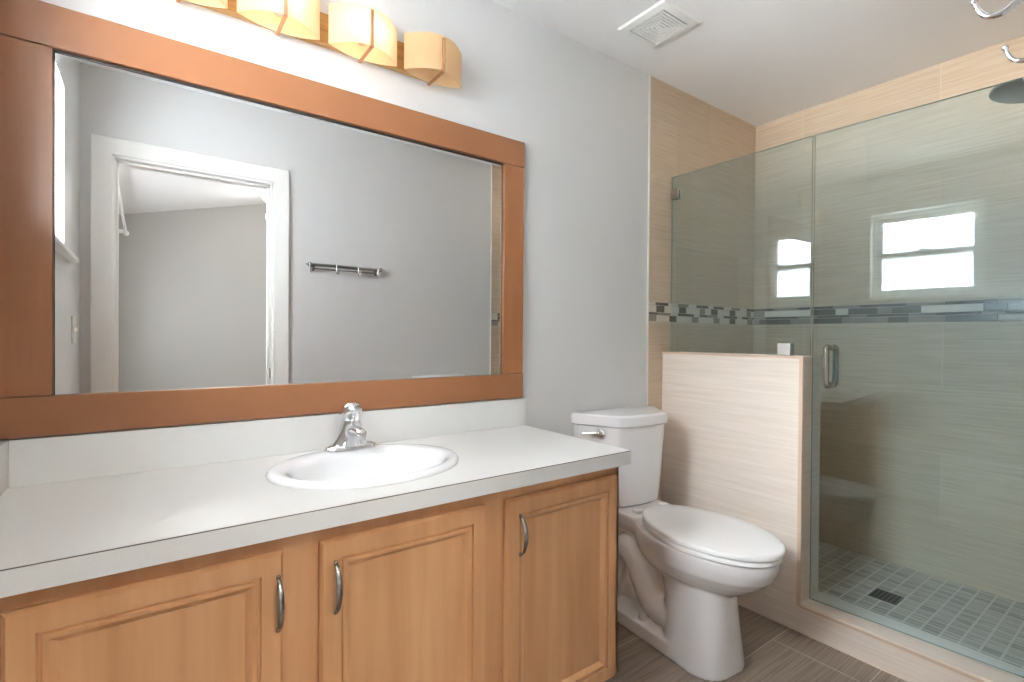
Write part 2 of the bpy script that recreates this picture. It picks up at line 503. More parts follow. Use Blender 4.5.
# door_1: cased opening to the bedroom
cw = 0.0755
prof = [(0.0, 0.0), (0.0, 0.012), (.012, .016), (.05, .018), (.062, .022), (.075, .022), (.078, .018), (.078, 0.0)]
bm = BM()
ring = []
path = [(DX0, 0.0), (DX0, DZ), (DX1, DZ), (DX1, 0.0)]
dirs = [(-1, 0), (-1, 1), (1, 1), (1, 0)]
rings = [[(px + dx * w, YF + d, pz + dz * w) for w, d in prof] for (px, pz), (dx, dz) in zip(path, dirs)]
loft(bm, rings)
d1 = struct('door_1', bm, M_white, smooth=30)
bm = BM()
box(bm, DX0 - .0, DX0 + .012, YF - .14, YF + .001, 0, DZ); box(bm, DX1 - .012, DX1, YF - .14, YF + .001, 0, DZ); box(bm, DX0, DX1, YF - .14, YF + .001, DZ - .012, DZ)
box(bm, DX0 + .012, DX0 + .024, YF - .075, YF - .04, 0, DZ - .012); box(bm, DX1 - .024, DX1 - .012, YF - .075, YF - .04, 0, DZ - .012); box(bm, DX0, DX1, YF - .075, YF - .04, DZ - .024, DZ - .012)
finish('jamb', bm, M_white, d1, 0)
bm = BM(); box(bm, DX1 - .0135, DX1 - .0115, YF - .034, YF - .006, 0.915, 0.975, .0005, 1); box(bm, DX1 - .0145, DX1 - .0115, YF - .026, YF - .013, 0.93, 0.96)
sp = finish('strike_plate', bm, M_steel, d1)
sp['label'] = 'dark metal strike plate'

# bedroom seen through the doorway
BYF = -5.95
struct('floor_bedroom', box(BM(), XL - .15, 3.6, BYF - .1, YF - .14, -0.1, 0.0), M_carpet, smooth=0)
struct('wall_bedroom_far', box(BM(), XL - .15, 3.6, BYF - .1, BYF, 0, 3.7), M_bed, smooth=0)
struct('wall_bedroom_right', box(BM(), 3.5, 3.6, BYF, YF - .14, 0, 3.7), M_bed, smooth=0)
struct('wall_bedroom_front', box(BM(), XL - .15, 3.6, YF - .14, YF - .139, ZC + .1, 3.7), M_bed, smooth=0)
bm = BM(); loft(bm, [[(XL - .15, y, 2.565 - .15 * .244), (3.6, y, 2.565 + 3.85 * .244), (3.6, y, 2.7 + 3.85 * .244), (XL - .15, y, 2.7)] for y in (BYF - .1, YF - .14)])
struct('ceiling_bedroom', bm, M_ceil, smooth=0)
bwy0, bwy1, bwz0, bwz1 = -5.3, -3.3, 0.80, 1.95
bm = BM()
box(bm, XL - .15, XL, BYF, bwy0, 0, 2.6); box(bm, XL - .15, XL, bwy1, YF - .14, 0, 2.6)
box(bm, XL - .15, XL, bwy0, bwy1, 0, bwz0); box(bm, XL - .15, XL, bwy0, bwy1, bwz1, 2.6)
struct('wall_bedroom_left', bm, M_bed, smooth=0)
bm = BM()
for (a, b, c, d) in ((bwy0, bwy1, bwz0, bwz0 + .05), (bwy0, bwy1, bwz1 - .05, bwz1), (bwy0, bwy0 + .05, bwz0, bwz1), (bwy1 - .05, bwy1, bwz0, bwz1), ((bwy0 + bwy1) / 2 - .03, (bwy0 + bwy1) / 2 + .03, bwz0, bwz1)):
    box(bm, XL - .10, XL - .04, a, b, c, d, .003, 1)
w2 = struct('window_2', bm, M_white)
finish('pane', box(BM(), XL - .074, XL - .07, bwy0 + .03, bwy1 - .03, bwz0 + .03, bwz1 - .03), M_pane, w2, 0)
finish('window_sill', box(BM(), XL - .05, XL + .03, bwy0 - .04, bwy1 + .04, bwz0 - .025, bwz0, .004, 1), M_white, w2)

# ------------------------------------------------------------------ vanity cabinet
CF = -0.53       # plane of the door faces
FF = -0.51       # face frame
CX1 = 1.219
cab = thing('vanity_cabinet', 'honey maple vanity cabinet with three panelled doors under the white countertop', 'cabinet', (0.475, -0.26, 0))
bm = BM()
cl0, cw_ = XL + .002, .018
box(bm, CX1 - cw_, CX1, FF, -.006, .09, .768, .002, 1); box(bm, cl0, cl0 + cw_, FF, -.006, .09, .768)
box(bm, cl0, CX1, FF, FF + cw_, .09, .768, .002, 1); box(bm, cl0, CX1, -.012, -.006, .09, .768); box(bm, cl0, CX1, FF, -.006, .09, .108)
box(bm, cl0, CX1 - .01, FF + .07, -.006, 0.0, .092)
finish('carcass', bm, M_wood, cab)


def rect_ring(x0, x1, z0, z1, d, y):
    return [(x0 + d, y, z0 + d), (x1 - d, y, z0 + d), (x1 - d, y, z1 - d), (x0 + d, y, z1 - d)]


def panel_door(x0, x1, z0, z1):
    bm = BM()
    th = FF - CF
    pr = [(.002, -.001), (.002, .12 * th), (0, .2 * th), (0, .6 * th), (.006, th), (.040, th), (.042, th - .006), (.0455, th - .006), (.0475, th - .0015), (.055, th - .0025), (.064, th - .010), (.0665, th - .013)]
    loft(bm, [rect_ring(x0, x1, z0, z1, d, FF - h) for d, h in pr])
    return bm


def bow_handle(x, z0, z1):
    """arched bow pull, widest in the middle and pointed at its feet"""
    bm = BM()
    zm = (z0 + z1) / 2; h = (z1 - z0) / 2
    rings = []
    n = 18
    for i in range(n + 1):
        t = -1 + 2 * i / n
        out = 0.024 * (1 - t * t) ** 0.6 if abs(t) < 1 else 0
        w = 0.0028 + 0.0042 * (1 - t * t); d = 0.0022 + 0.001 * (1 - t * t)
        z = zm + t * h
        rings.append([(x + w * math.cos(a), CF - 0.001 - out - d * (1 + math.sin(a)), z) for a in [2 * PI * k / 10 for k in range(10)]])
    loft(bm, rings)
    for z in (z0 + .003, z1 - .003):
        box(bm, x - .004, x + .004, CF - .006, CF + .0005, z - .005, z + .005, .0015, 1)
    return bm


for (x0, x1, hx) in ((-0.178, 0.223, 0.2125), (0.294, 0.706, 0.324), (0.768, 1.194, 0.810)):
    d = finish('door', panel_door(x0, x1, 0.100, 0.731), M_wood, cab, 25)
    h = finish('handle', bow_handle(hx, 0.577, 0.686), M_nickel, d)
    h['label'] = 'brushed nickel bow handle'

# ------------------------------------------------------------------ countertop with sink hole
CT = 0.811
SKX, SKY, SKA, SKB = 0.489, -0.277, 0.251, 0.204
ct = thing('countertop', 'white speckled laminate countertop with backsplash on the maple vanity', 'countertop', (0.475, -0.28, CT))
bm = BM()
nn = 64
hole = [(SKX + (SKA - .02) * math.cos(2 * PI * k / nn), SKY + (SKB - .02) * math.sin(2 * PI * k / nn)) for k in range(nn)]
cx0, cx1, cy0, cy1 = XL + .001, 1.218, -0.556, -0.001


def outer_pt(k):
    a = 2 * PI * k / nn; dx, dy = math.cos(a), math.sin(a)
    t = min([(cx1 - SKX) / dx if dx > 1e-9 else 9, (cx0 - SKX) / dx if dx < -1e-9 else 9, (cy1 - SKY) / dy if dy > 1e-9 else 9, (cy0 - SKY) / dy if dy < -1e-9 else 9])
    return (SKX + dx * t, SKY + dy * t)


outer = [outer_pt(k) for k in range(nn)]
for cx, cy in ((cx0, cy0), (cx1, cy0), (cx1, cy1), (cx0, cy1)):   # snap the nearest outline point to each corner
    k = min(range(nn), key=lambda i: (outer[i][0] - cx) ** 2 + (outer[i][1] - cy) ** 2)
    outer[k] = (cx, cy)
zt, zb = CT, CT - 0.042
vo_t = [bm.verts.new((x, y, zt)) for x, y in outer]; vo_b = [bm.verts.new((x, y, zb)) for x, y in outer]
vh_t = [bm.verts.new((x, y, zt)) for x, y in hole]; vh_b = [bm.verts.new((x, y, zb)) for x, y in hole]
for i in range(nn):
    j = (i + 1) % nn
    bm.faces.new((vo_t[i], vo_t[j], vh_t[j], vh_t[i])); bm.faces.new((vo_b[j], vo_b[i], vh_b[i], vh_b[j]))
    bm.faces.new((vo_b[i], vo_b[j], vo_t[j], vo_t[i])); bm.faces.new((vh_t[i], vh_t[j], vh_b[j], vh_b[i]))
finish('slab', bm, M_lam, ct, 0)
bm = BM()
box(bm, cx0, cx1 + .001, cy0 - .0015, cy0 + .001, zb, zt - .0025); box(bm, cx1 - .001, cx1 + .0015, cy0 - .0015, cy1, zb, zt - .0025)
e = finish('edge_band', bm, M_lam_edge, ct, 0); e['label'] = 'grey laminate front edge'
bm = BM(); box(bm, cx0, cx1 + .001, cy0 - .0013, cy0 + .001, zt - .0026, zt - .0008)
e = finish('edge_seam', bm, M_seam, ct, 0); e['label'] = 'thin dark seam of the laminate edge'
bm = BM(); box(bm, cx0 + .018, 1.222, -0.020, -0.001, CT, 0.919, .0015, 1)
finish('backsplash', bm, M_lam_splash, ct)
bm = BM(); box(bm, cx0, cx0 + .0175, -0.545, -0.001, CT, 0.919, .0015, 1)
finish('side_splash', bm, M_lam_splash, ct)

# ------------------------------------------------------------------ sink
sk = thing('bathroom_sink', 'oval white porcelain drop-in sink set into the countertop', 'sink', (SKX, SKY, CT))


def ell(a, b, z, n=64, oy=0.0):
    return [(SKX + a * math.cos(2 * PI * k / n), SKY + oy + b * math.sin(2 * PI * k / n), z) for k in range(n)]


bm = BM()
rg = [ell(SKA, SKB, CT + .0005), ell(SKA + .001, SKB + .001, CT + .006), ell(SKA - .006, SKB - .006, CT + .0135), ell(SKA - .016, SKB - .016, CT + .016)]
# inner bowl opening: smaller and set forward, leaving a deck behind for the faucet
A0, B0, OY = SKA - .046, SKB - .052, -.020
rg += [ell(A0 + .012, B0 + .012, CT + .0145, oy=OY * .9), ell(A0 + .002, B0 + .002, CT + .009, oy=OY), ell(A0 - .006, B0 - .006, CT - .004, oy=OY)]
for t in (.12, .25, .4, .55, .7, .82, .92, .98):
    k = math.cos(t * PI / 2) ** 0.75
    rg.append(ell(max((A0 - .008) * k, .024), max((B0 - .008) * k, .024), CT - .004 - .125 * math.sin(t * PI / 2), oy=OY))
loft(bm, rg, (False, False))
finish('basin', bm, M_porc, sk, 60)
bm = BM(); lathe(bm, [(0.0, .004), (.017, .003), (.024, .0005), (.026, -.004), (.02, -.03), (0, -.03)], (SKX, SKY + OY, CT - .128), n=24)
e = finish('drain', bm, M_chrome, sk); e['label'] = 'chrome drain'

# ------------------------------------------------------------------ faucet
FX, FY, FZ = 0.494, -0.112, CT + .0155
fa = thing('faucet', 'chrome single-handle faucet on the back rim of the sink', 'faucet', (FX, FY, FZ))


def stad(L, r, z, n=12, cy=0.0):
    out = []
    for s, c in ((1, L), (-1, -L)):
        for i in range(n + 1):
            a = -PI / 2 + PI * i / n
            out.append((FX + s * (L + r * math.cos(a)), FY + cy + s * r * math.sin(a), FZ + z))
    return out


bm = BM()
loft(bm, [stad(.052, .026, 0), stad(.052, .026, .006), stad(.051, .023, .011), stad(.046, .017, .016)])
finish('base_plate', bm, M_chrome, fa, 35)
bm = BM()


def ov(cx, cy, z, rx, ry, n=20, tilt=0.0):
    return [(FX + cx + rx * math.cos(a), FY + cy + ry * math.sin(a), FZ + z + tilt * math.sin(a)) for a in [2 * PI * k / n for k in range(n)]]


loft(bm, [ov(0, 0, .006, .062, .024), ov(0, 0, .018, .054, .024), ov(0, 0, .034, .041, .0235), ov(0, -.001, .050, .035, .024), ov(0, -.002, .066, .031, .025), ov(0, -.002, .078, .029, .026), ov(0, -.002, .086, .028, .026)])
# spout arm reaching over the basin
loft(bm, [[(FX + w * math.cos(a), y, FZ + z + h * math.sin(a)) for a in [2 * PI * k / 14 for k in range(14)]]
          for y, z, w, h in ((FY - .005, .052, .019, .018), (FY - .04, .058, .017, .014), (FY - .075, .060, .015, .012), (FY - .098, .058, .014, .011), (FY - .106, .056, .009, .007))])
finish('body', bm, M_chrome, fa, 45)
bm = BM(); lathe(bm, [(.0125, 0), (.0125, -.012), (.0105, -.013), (.0105, -.022), (.008, -.022)], (FX, FY - .094, FZ + .052), n=20)
finish('aerator', bm, M_chrome, fa)
bm = BM()
loft(bm, [ov(0, -.002, .085, .030, .027), ov(0, -.003, .092, .0325, .030), ov(0, -.004, .106, .032, .032, tilt=-.001), ov(0, -.006, .120, .0295, .033, tilt=-.003), ov(0, -.008, .130, .024, .029, tilt=-.004), ov(0, -.009, .136, .013, .018, tilt=-.003), ov(0, -.009, .1375, .003, .004)])
loft(bm, [[(FX + w * math.cos(a), y, FZ + z + h * math.sin(a)) for a in [2 * PI * k / 12 for k in range(12)]]
          for y, z, w, h in ((FY - .012, .118, .0215, .012), (FY - .036, .122, .0185, .008), (FY - .052, .124, .016, .006), (FY - .059, .125, .010, .0035))])
finish('lever_handle', bm, M_chrome, fa, 45)

# ------------------------------------------------------------------ framed mirror
MX0, MX1, MZ0, MZ1 = XL + .002, 1.202, 0.923, 1.923
OX0, OX1, OZ0, OZ1 = -0.174, 1.108, 1.016, 1.824
mi = thing('wall_mirror', 'wide mirror in a copper brown board frame above the vanity backsplash', 'mirror', (0.475, 0, MZ0))
fb, ft = -0.002, -0.024
for nm, b, mt in (('top_rail', (MX0, MX1, ft - .002, fb, OZ1, MZ1), M_frame), ('bottom_rail', (MX0, MX1, ft - .002, fb, MZ0, OZ0), M_frame)):
    finish(nm, box(BM(), *b, .0015, 1), mt, mi)
finish('stile', box(BM(), MX0, OX0, ft, fb, OZ0 + .0008, OZ1 - .0008, .0015, 1), M_frame_v, mi)
finish('stile', box(BM(), OX1, MX1, ft, fb, OZ0 + .0008, OZ1 - .0008, .0015, 1), M_frame_v, mi)
finish('mirror_glass', box(BM(), OX0 - .01, OX1 + .01, -.010, -.003, OZ0 - .01, OZ1 + .01), M_mirror, mi, 0)

bm = BM()  # dark strips put in as the gap shadow between glass and frame
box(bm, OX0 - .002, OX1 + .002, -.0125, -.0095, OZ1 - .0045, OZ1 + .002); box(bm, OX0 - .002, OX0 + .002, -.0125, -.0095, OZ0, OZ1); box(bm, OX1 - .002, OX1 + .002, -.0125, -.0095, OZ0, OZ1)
e = finish('edge_gap_shade', bm, M_black, mi, 0); e['label'] = 'thin dark strip standing for the gap shadow between glass and frame'

# ------------------------------------------------------------------ vanity light: backplate, four bowed shades with bronze clips
vl = thing('vanity_light', 'four-shade vanity light bar above the mirror, its right shade unlit', 'wall light', (0.44, 0, 2.09))
finish('backplate', box(BM(), 0.03, 0.80, -.026, -.0005, 2.044, 2.136, .002, 1), M_gold, vl)
SZ0, SZ1 = 2.030, 2.146
for k, xc in enumerate((0.068, 0.306, 0.547, 0.787)):
    lit = k < 3
    bm = BM()
    hw, y0, yb, yk = 0.108, -0.060, -0.125, -0.029

    def lens(ins, n=20):
        f = [(xc + (hw - ins * 1.2) * t, y0 + (yb + ins - y0) * (1 - t * t)) for t in [-1 + 2 * i / n for i in range(n)]]
        b = [(xc + (hw - ins * 1.2) * t, y0 + (yk - ins - y0) * (1 - t * t)) for t in [1 - 2 * i / n for i in range(n)]]
        return f + b
    o_, i_ = lens(0), lens(.0025)
    loft(bm, [[(x, y, z) for x, y in o_] for z in (SZ0, SZ1)] + [[(x, y, z) for x, y in i_] for z in (SZ1, SZ0)] + [[(x, y, SZ0) for x, y in o_]], (False, False))
    bmesh.ops.remove_doubles(bm, verts=bm.verts[:], dist=1e-6)
    s = finish('shade', bm, M_shade, vl, 30)
    s['label'] = 'glowing linen shade' if lit else 'unlit tan linen shade'
    bm = BM()
    box(bm, xc - .0045, xc + .0045, yb - .007, yb - .0005, SZ0 - .006, SZ1 - .012)
    box(bm, xc - .0045, xc + .0045, yb - .0005, -.02, SZ0 - .006, SZ0 - .001)
    finish('clip', bm, M_bronze, vl, 0)
    bm = BM(); lathe(bm, [(0, 0), (.016, .002), (.016, .03), (.012, .034)], (xc, -.026, 2.088), (0, -1, 0), 16)
    finish('socket', bm, M_white, vl)
    bm = BM(); ellipsoid(bm, (xc, -.078, 2.088), .021, .021, .021)
    finish('bulb', bm, M_bulb if lit else M_bulb_off, vl)

# ------------------------------------------------------------------ toilet
TX = 1.688
to = thing('toilet', 'white two-piece toilet between vanity and half wall, lid closed', 'toilet', (TX, -0.4, 0))
to.rotation_euler = (0, 0, math.radians(-5.5))


def egg(z, yb, yf, w, wb, n=48, p=2.2):
    """plan outline of bowl/seat: flat narrow back at yb, round tip at yf (more negative)"""
    pts = []
    ym = yb + (yf - yb) * 0.48
    for i in range(n):
        a = 2 * PI * i / n
        c, s = math.cos(a), math.sin(a)
        if s <= 0:
            x = w * math.copysign(abs(c) ** (2 / 2.05), c); y = ym + (ym - yf) * s * -1 * -1
            y = ym - (ym - yf) * abs(s) ** (2 / 2.05)
        else:
            e = 2 / 3.2
            yy = abs(s) ** e
            x = math.copysign(abs(c) ** e, c)
            x *= (w + (wb - w) * yy ** 1.3)
            y = ym + (yb - ym) * yy
        pts.append((TX + x, y, z))
    return pts


def rrect(z, x0, x1, y0, y1, r, n=6):
    pts = []
    for cx, cy, a0 in ((x1 - r, y1 - r, 0), (x0 + r, y1 - r, PI / 2), (x0 + r, y0 + r, PI), (x1 - r, y0 + r, 1.5 * PI)):
        for i in range(n + 1):
            a = a0 + PI / 2 * i / n
            pts.append((cx + r * math.cos(a), cy + r * math.sin(a), z))
    return pts


bm = BM()
# bowl
loft(bm, [egg(.245, -.30, -.62, .070, .06), egg(.270, -.27, -.665, .108, .09), egg(.297, -.25, -.708, .136, .105), egg(.325, -.235, -.745, .158, .118),
          egg(.355, -.225, -.775, .174, .125), egg(.39, -.22, -.790, .181, .128), egg(.418, -.22, -.793, .183, .128), egg(.424, -.222, -.788, .179, .125)])
# tank deck
loft(bm, [rrect(.36, TX - .09, TX + .09, -.30, -.06, .04), rrect(.395, TX - .115, TX + .115, -.33, -.035, .04), rrect(.44, TX - .135, TX + .135, -.30, -.03, .03), rrect(.446, TX - .13, TX + .13, -.295, -.035, .03)])
# front pedestal column
loft(bm, [rrect(0, TX - .150, TX + .098, -.668, -.40, .095, 8), rrect(.012, TX - .150, TX + .098, -.668, -.40, .095, 8), rrect(.10, TX - .130, TX + .088, -.656, -.40, .085, 8),
          rrect(.20, TX - .114, TX + .080, -.645, -.39, .08, 8), rrect(.30, TX - .105, TX + .074, -.640, -.36, .075, 8)])
# foot
loft(bm, [rrect(0, TX - .150, TX + .150, -.52, -.07, .05), rrect(.05, TX - .145, TX + .145, -.52, -.075, .05), rrect(.065, TX - .10, TX + .10, -.50, -.09, .05)])
# web
loft(bm, [rrect(.03, TX - .065, TX + .065, -.50, -.08, .03), rrect(.40, TX - .07, TX + .07, -.45, -.06, .03)])
# trapway on both flanks
for s in (-1, 1):
    pth = smooth_path([(TX + s * .055, -.46, .14), (TX + s * .075, -.42, .11), (TX + s * .085, -.35, .13), (TX + s * .085, -.30, .20), (TX + s * .085, -.255, .275), (TX + s * .085, -.20, .295), (TX + s * .085, -.155, .25), (TX + s * .08, -.13, .17), (TX + s * .08, -.11, .08)], 6)
    tube(bm, pth, .052, 14)
    ellipsoid(bm, (TX + s * .115, -.33, .07), .02, .02, .022)
bw = finish('bowl', bm, M_porc, to, 0)
bw.data.shade_smooth()
rm = bw.modifiers.new('fuse', 'REMESH'); rm.mode = 'VOXEL'; rm.voxel_size = 0.0045; rm.use_smooth_shade = True
sm = bw.modifiers.new('soften', 'SMOOTH'); sm.factor = 0.5; sm.iterations = 10


def slab_egg(z0, z1, yb, yf, w, wb, r=.006, dome=0.0):
    bm = BM()
    rr = [egg(z0, yb - r, yf + r, w - r, wb - r), egg(z0 + r * .5, yb, yf, w, wb), egg(z1 - r, yb, yf, w, wb), egg(z1 - r * .3, yb - r * .5, yf + r * .5, w - r * .5, wb - r * .5), egg(z1, yb - r * 1.6, yf + r * 1.6, w - r * 1.6, wb - r * 1.6)]
    for k in (.75, .5, .25):
        rr.append([(TX + (x - TX) * k, (yb + yf) / 2 + (y - (yb + yf) / 2) * k, z1 + dome * (1 - k * k)) for x, y, z in rr[4]])
    loft(bm, rr)
    return bm


finish('seat', slab_egg(.427, .444, -.265, -.800, .186, .118), M_seat, to, 40)
finish('lid', slab_egg(.4475, .466, -.262, -.806, .188, .118, .006, .004), M_seat, to, 40)
for s in (-1, 1):
    finish('hinge', box(BM(), TX + s * .075 - .018, TX + s * .075 + .018, -.268, -.235, .444, .462, .005, 2), M_seat, to)


def tank_plan(z, s, dy=0.0, front=-.205, back=-.018, xb=.245, xf=.135):
    """plan of the tank: wide flat back, slanted flanks, gently bowed front"""
    pts = []
    xb *= s; xf *= s; fr = front + dy
    corner = [(-xb, back), (-xb, back - .03), (-xf - .012, fr + .012), (-xf + .008, fr - .003)]
    pts += corner
    for i in range(1, 8):
        t = i / 8
        x = -xf + .008 + (2 * xf - .016) * t
        pts.append((x, fr - .003 - .012 * (1 - (2 * t - 1) ** 2)))
    pts += [(xf - .008, fr - .003), (xf + .012, fr + .012), (xb, back - .03), (xb, back)]
    return [(TX + .004 + x, y, z) for x, y in pts]


bm = BM()
loft(bm, [tank_plan(.448, .77, .028), tank_plan(.456, .805, .018), tank_plan(.62, .88, .008), tank_plan(.79, .94, 0.0)])
bmesh.ops.bevel(bm, geom=[e for e in bm.edges if len(e.link_faces) == 2 and e.calc_face_angle(0) > 0.5 and abs(e.verts[0].co.z - e.verts[1].co.z) < 1e-4 and e.verts[0].co.z < .45], offset=.006, segments=2, affect='EDGES')
finish('tank', bm, M_porc, to, 28)
bm = BM()
loft(bm, [tank_plan(.788, .965, -.002), tank_plan(.793, .995, -.008), tank_plan(.812, 1.0, -.009), tank_plan(.830, .993, -.006), tank_plan(.835, .97, .000), tank_plan(.837, .90, .015)])
finish('tank_lid', bm, M_porc, to, 38)
# side-mounted flush lever on the left flank
LX, LY, LZ = TX - .178, -.140, .762
bm = BM()
ax = Vector((-.83, -.55, 0)).normalized()
lathe(bm, [(0.019, -.012), (.019, 0), (.017, .006), (.010, .010), (.008, .022), (0, .022)], (LX, LY, LZ), ax, 20)
p0 = Vector((LX, LY, LZ)) + ax * .017
dr = Vector((-.55, .83, 0)).normalized()
tube(bm, [p0, p0 + dr * .02 + Vector((0, 0, .001)), p0 + dr * .05 + ax * .004 - Vector((0, 0, .001)), p0 + dr * .07 + ax * .006 - Vector((0, 0, .003))], [.0075, .006, .005, .0055], 10)
e = finish('flush_lever', bm, M_chrome, to); e['label'] = 'chrome flush lever'

# ------------------------------------------------------------------ shower glass
GZ0, GZ1, GT = 0.118, 1.975, 0.010
pn = thing('glass_panel', 'fixed green-tinted glass panel standing on the tiled half wall', 'glass panel', (GX, -0.34, 1.09))
finish('pane', box(BM(), GX - GT / 2, GX + GT / 2, -0.672, -0.006, 1.0935, GZ1, .001, 1), M_glass, pn, 0)


def edge_slots(o, nrm):
    o.data.materials.append(M_gedge)
    for p in o.data.polygons:
        if abs(p.normal.dot(nrm)) < .8:
            p.material_index = 1


edge_slots(pn.children[0], Vector((1, 0, 0)))
# metal clamps
bm = BM()
for s in (-1, 1):
    box(bm, GX + s * (GT / 2 + .004) - .004, GX + s * (GT / 2 + .004) + .004, -.05, -.0045, 1.86, 1.91, .001, 1)
e = finish('clamp', bm, M_chrome, pn); e['label'] = 'small chrome clamp at the tiled back wall'
bm = BM()
for s in (-1, 1):
    box(bm, GX + s * (GT / 2 + .005) - .005, GX + s * (GT / 2 + .005) + .005, -.60, -.548, 1.0925, 1.142, .001, 1)
e = finish('clamp', bm, M_clamp, pn); e['label'] = 'square brushed metal clamp on top of the half wall'

TH = math.radians(3.6)
dn = Vector((math.cos(TH), math.sin(TH), 0)); dt = Vector((math.sin(TH), -math.cos(TH), 0))
DO = Vector((GX, -0.679, 0))
DW = 0.848
gd = thing('glass_door', 'frameless green-tinted glass shower door with a metal loop handle', 'shower door', (GX, -0.679, GZ0))


def door_box(bm, s0, s1, n0, n1, z0, z1, bev=0):
    g = box(bm, s0, s1, n0, n1, z0, z1, bev, 1)
    return g


def to_door(bm):
    for v in bm.verts:
        v.co = DO + dt * v.co.x + dn * v.co.y + Vector((0, 0, v.co.z))
    return bm


finish('pane', to_door(box(BM(), 0, DW, -GT / 2, GT / 2, GZ0, GZ1, .001, 1)), M_glass, gd, 0)
edge_slots(gd.children[0], dn)
bm = BM()
HS = 0.066
for s in (-1, 1):
    o = s * .052
    pts = smooth_path([(HS, s * .006, 1.128), (HS, s * .030, 1.130), (HS, o * .96, 1.124), (HS, o, 1.105), (HS, o, 1.055), (HS, o, 1.005), (HS, o * .96, .986), (HS, s * .030, .980), (HS, s * .006, .982)], 6)
    tube(bm, pts, .011, 14)
    for z in (1.128, .982):
        lathe(bm, [(.0125, 0), (.0125, .003), (.010, .005)], (HS, s * GT / 2, z), (0, s, 0), 16)
to_door(bm)
e = finish('handle', bm, M_nickel, gd); e['label'] = 'brushed metal loop handle'
for z in (0.35, 1.70):
    bm = BM()
    box(bm, DW - .055, DW + .004, -.014, .014, z, z + .09, .002, 1)
    to_door(bm)
    finish('hinge', bm, M_chrome, gd)

# ------------------------------------------------------------------ shower fittings
sh = thing('shower_fitting', 'round chrome shower head on an arm high in the shower', 'shower head', (2.56, -1.65, 2.20))
hc = Vector((2.56, -1.215, 2.062))
nd = Vector((-.10, .12, -1)).normalized()
bm = BM()
lathe(bm, [(0, -.050), (.014, -.050), (.016, -.034), (.03, -.024), (.085, -.012), (.098, -.004), (.098, .004), (.092, .008), (0, .008)], hc, nd, 36)
finish('spray_disc', bm, M_steel, sh, 35)
bm = BM()
arm = smooth_path([(2.56, YF + .006, 2.16), (2.56, YF + .08, 2.172), (2.562, YF + .20, 2.168), (2.564, -1.25, 2.145), tuple(hc - nd * .045)], 8)
tube(bm, arm, .0095, 12)
lathe(bm, [(.03, 0), (.03, .004), (.014, .012), (.0, .012)], (2.56, YF + .004, 2.16), (0, 1, 0), 24)
finish('arm', bm, M_chrome, sh)

bm = BM()
box(bm, 2.505, 2.605, -.865, -.765, ZS - .001, ZS + .003, .001, 1)
dr_ = thing('shower_drain', 'dark square drain in the mosaic shower floor', 'drain', (2.555, -.815, ZS))
finish('frame', bm, M_dark, dr_)
bm = BM()
for k in range(6):
    box(bm, 2.513, 2.597, -.856 + k * .0155, -.849 + k * .0155, ZS + .003, ZS + .0042)
finish('grate', bm, M_black, dr_, 0)

# ------------------------------------------------------------------ ceiling vent
vt = thing('ceiling_vent', 'square white exhaust vent with concentric louvres in the ceiling', 'vent', (1.69, -.285, ZC))
vx, vy = 1.690, -.283


def sq(h, z):
    return [(vx - h, vy - h, z), (vx + h, vy - h, z), (vx + h, vy + h, z), (vx - h, vy + h, z)]


bm = BM(); loft(bm, [sq(.118, ZC - .0005), sq(.118, ZC - .003), sq(.112, ZC - .008), sq(.084, ZC - .014), sq(.082, ZC - .004)], (False, False))
finish('frame', bm, M_white, vt, 25)
finish('cavity', box(BM(), vx - .083, vx + .083, vy - .083, vy + .083, ZC - .004, ZC - .001), M_black, vt, 0)
bm = BM()
for h in (.078, .065, .052, .039, .026):
    loft(bm, [sq(h, ZC - .014), sq(h - .0098, ZC - .013), sq(h - .0098, ZC - .010), sq(h, ZC - .010), sq(h, ZC - .014)], (False, False))
loft(bm, [sq(.012, ZC - .014), sq(.012, ZC - .008)])
e = finish('louvres', bm, plain('vent_louvre', rgb(232, 232, 230), .5), vt, 0)

# ------------------------------------------------------------------ hook rail on the opposite wall (seen in the mirror)
hr = thing('hook_rail', 'nickel rail with four small hooks on the grey wall facing the mirror', 'hook rail', (1.005, YF, 1.575))
bm = BM()
ry = YF + .045
tube(bm, [(.775, ry, 1.578), (1.215, ry, 1.578)], .0085, 14)
lathe(bm, [(.013, 0), (.015, .006), (.009, .016), (0, .034)], (1.204, ry, 1.578), (1, 0, 0), 14)
lathe(bm, [(.013, 0), (.015, .006), (.009, .016), (0, .034)], (.784, ry, 1.578), (-1, 0, 0), 14)
finish('rail', bm, M_steel, hr)
bm = BM(); tube(bm, [(.797, YF + .032, 1.557), (1.193, YF + .032, 1.557)], .004, 10)
finish('rod', bm, M_steel, hr)
for x in (.797, 1.193):
    bm = BM(); lathe(bm, [(.018, 0), (.018, .006), (.011, .012), (.011, .045), (0, .050)], (x, YF + .0005, 1.573), (0, 1, 0), 16)
    box(bm, x - .012, x + .012, YF + .0005, YF + .03, 1.545, 1.575, .003, 1)
    finish('bracket', bm, M_steel, hr)
for x in (.774, .928, 1.060, 1.185):
    bm = BM()
    yt = YF + .100
    tube(bm, smooth_path([(x, ry, 1.588), (x, ry + .011, 1.580), (x, ry + .009, 1.560), (x, ry + .012, 1.541), (x, yt - .034, 1.532), (x, yt - .025, 1.527), (x, yt - .016, 1.527), (x, yt - .009, 1.531), (x, yt - .0035, 1.540), (x, yt - .001, 1.548)], 5), [.0048 - .0022 * q / 45 for q in range(46)], 10)
    ellipsoid(bm, (x, yt, 1.551), .0037, .0037, .0037)
    tube(bm, [(x - .004, ry, 1.578), (x + .004, ry, 1.578)], .0105, 14)
    finish('hook', bm, M_chrome, hr)

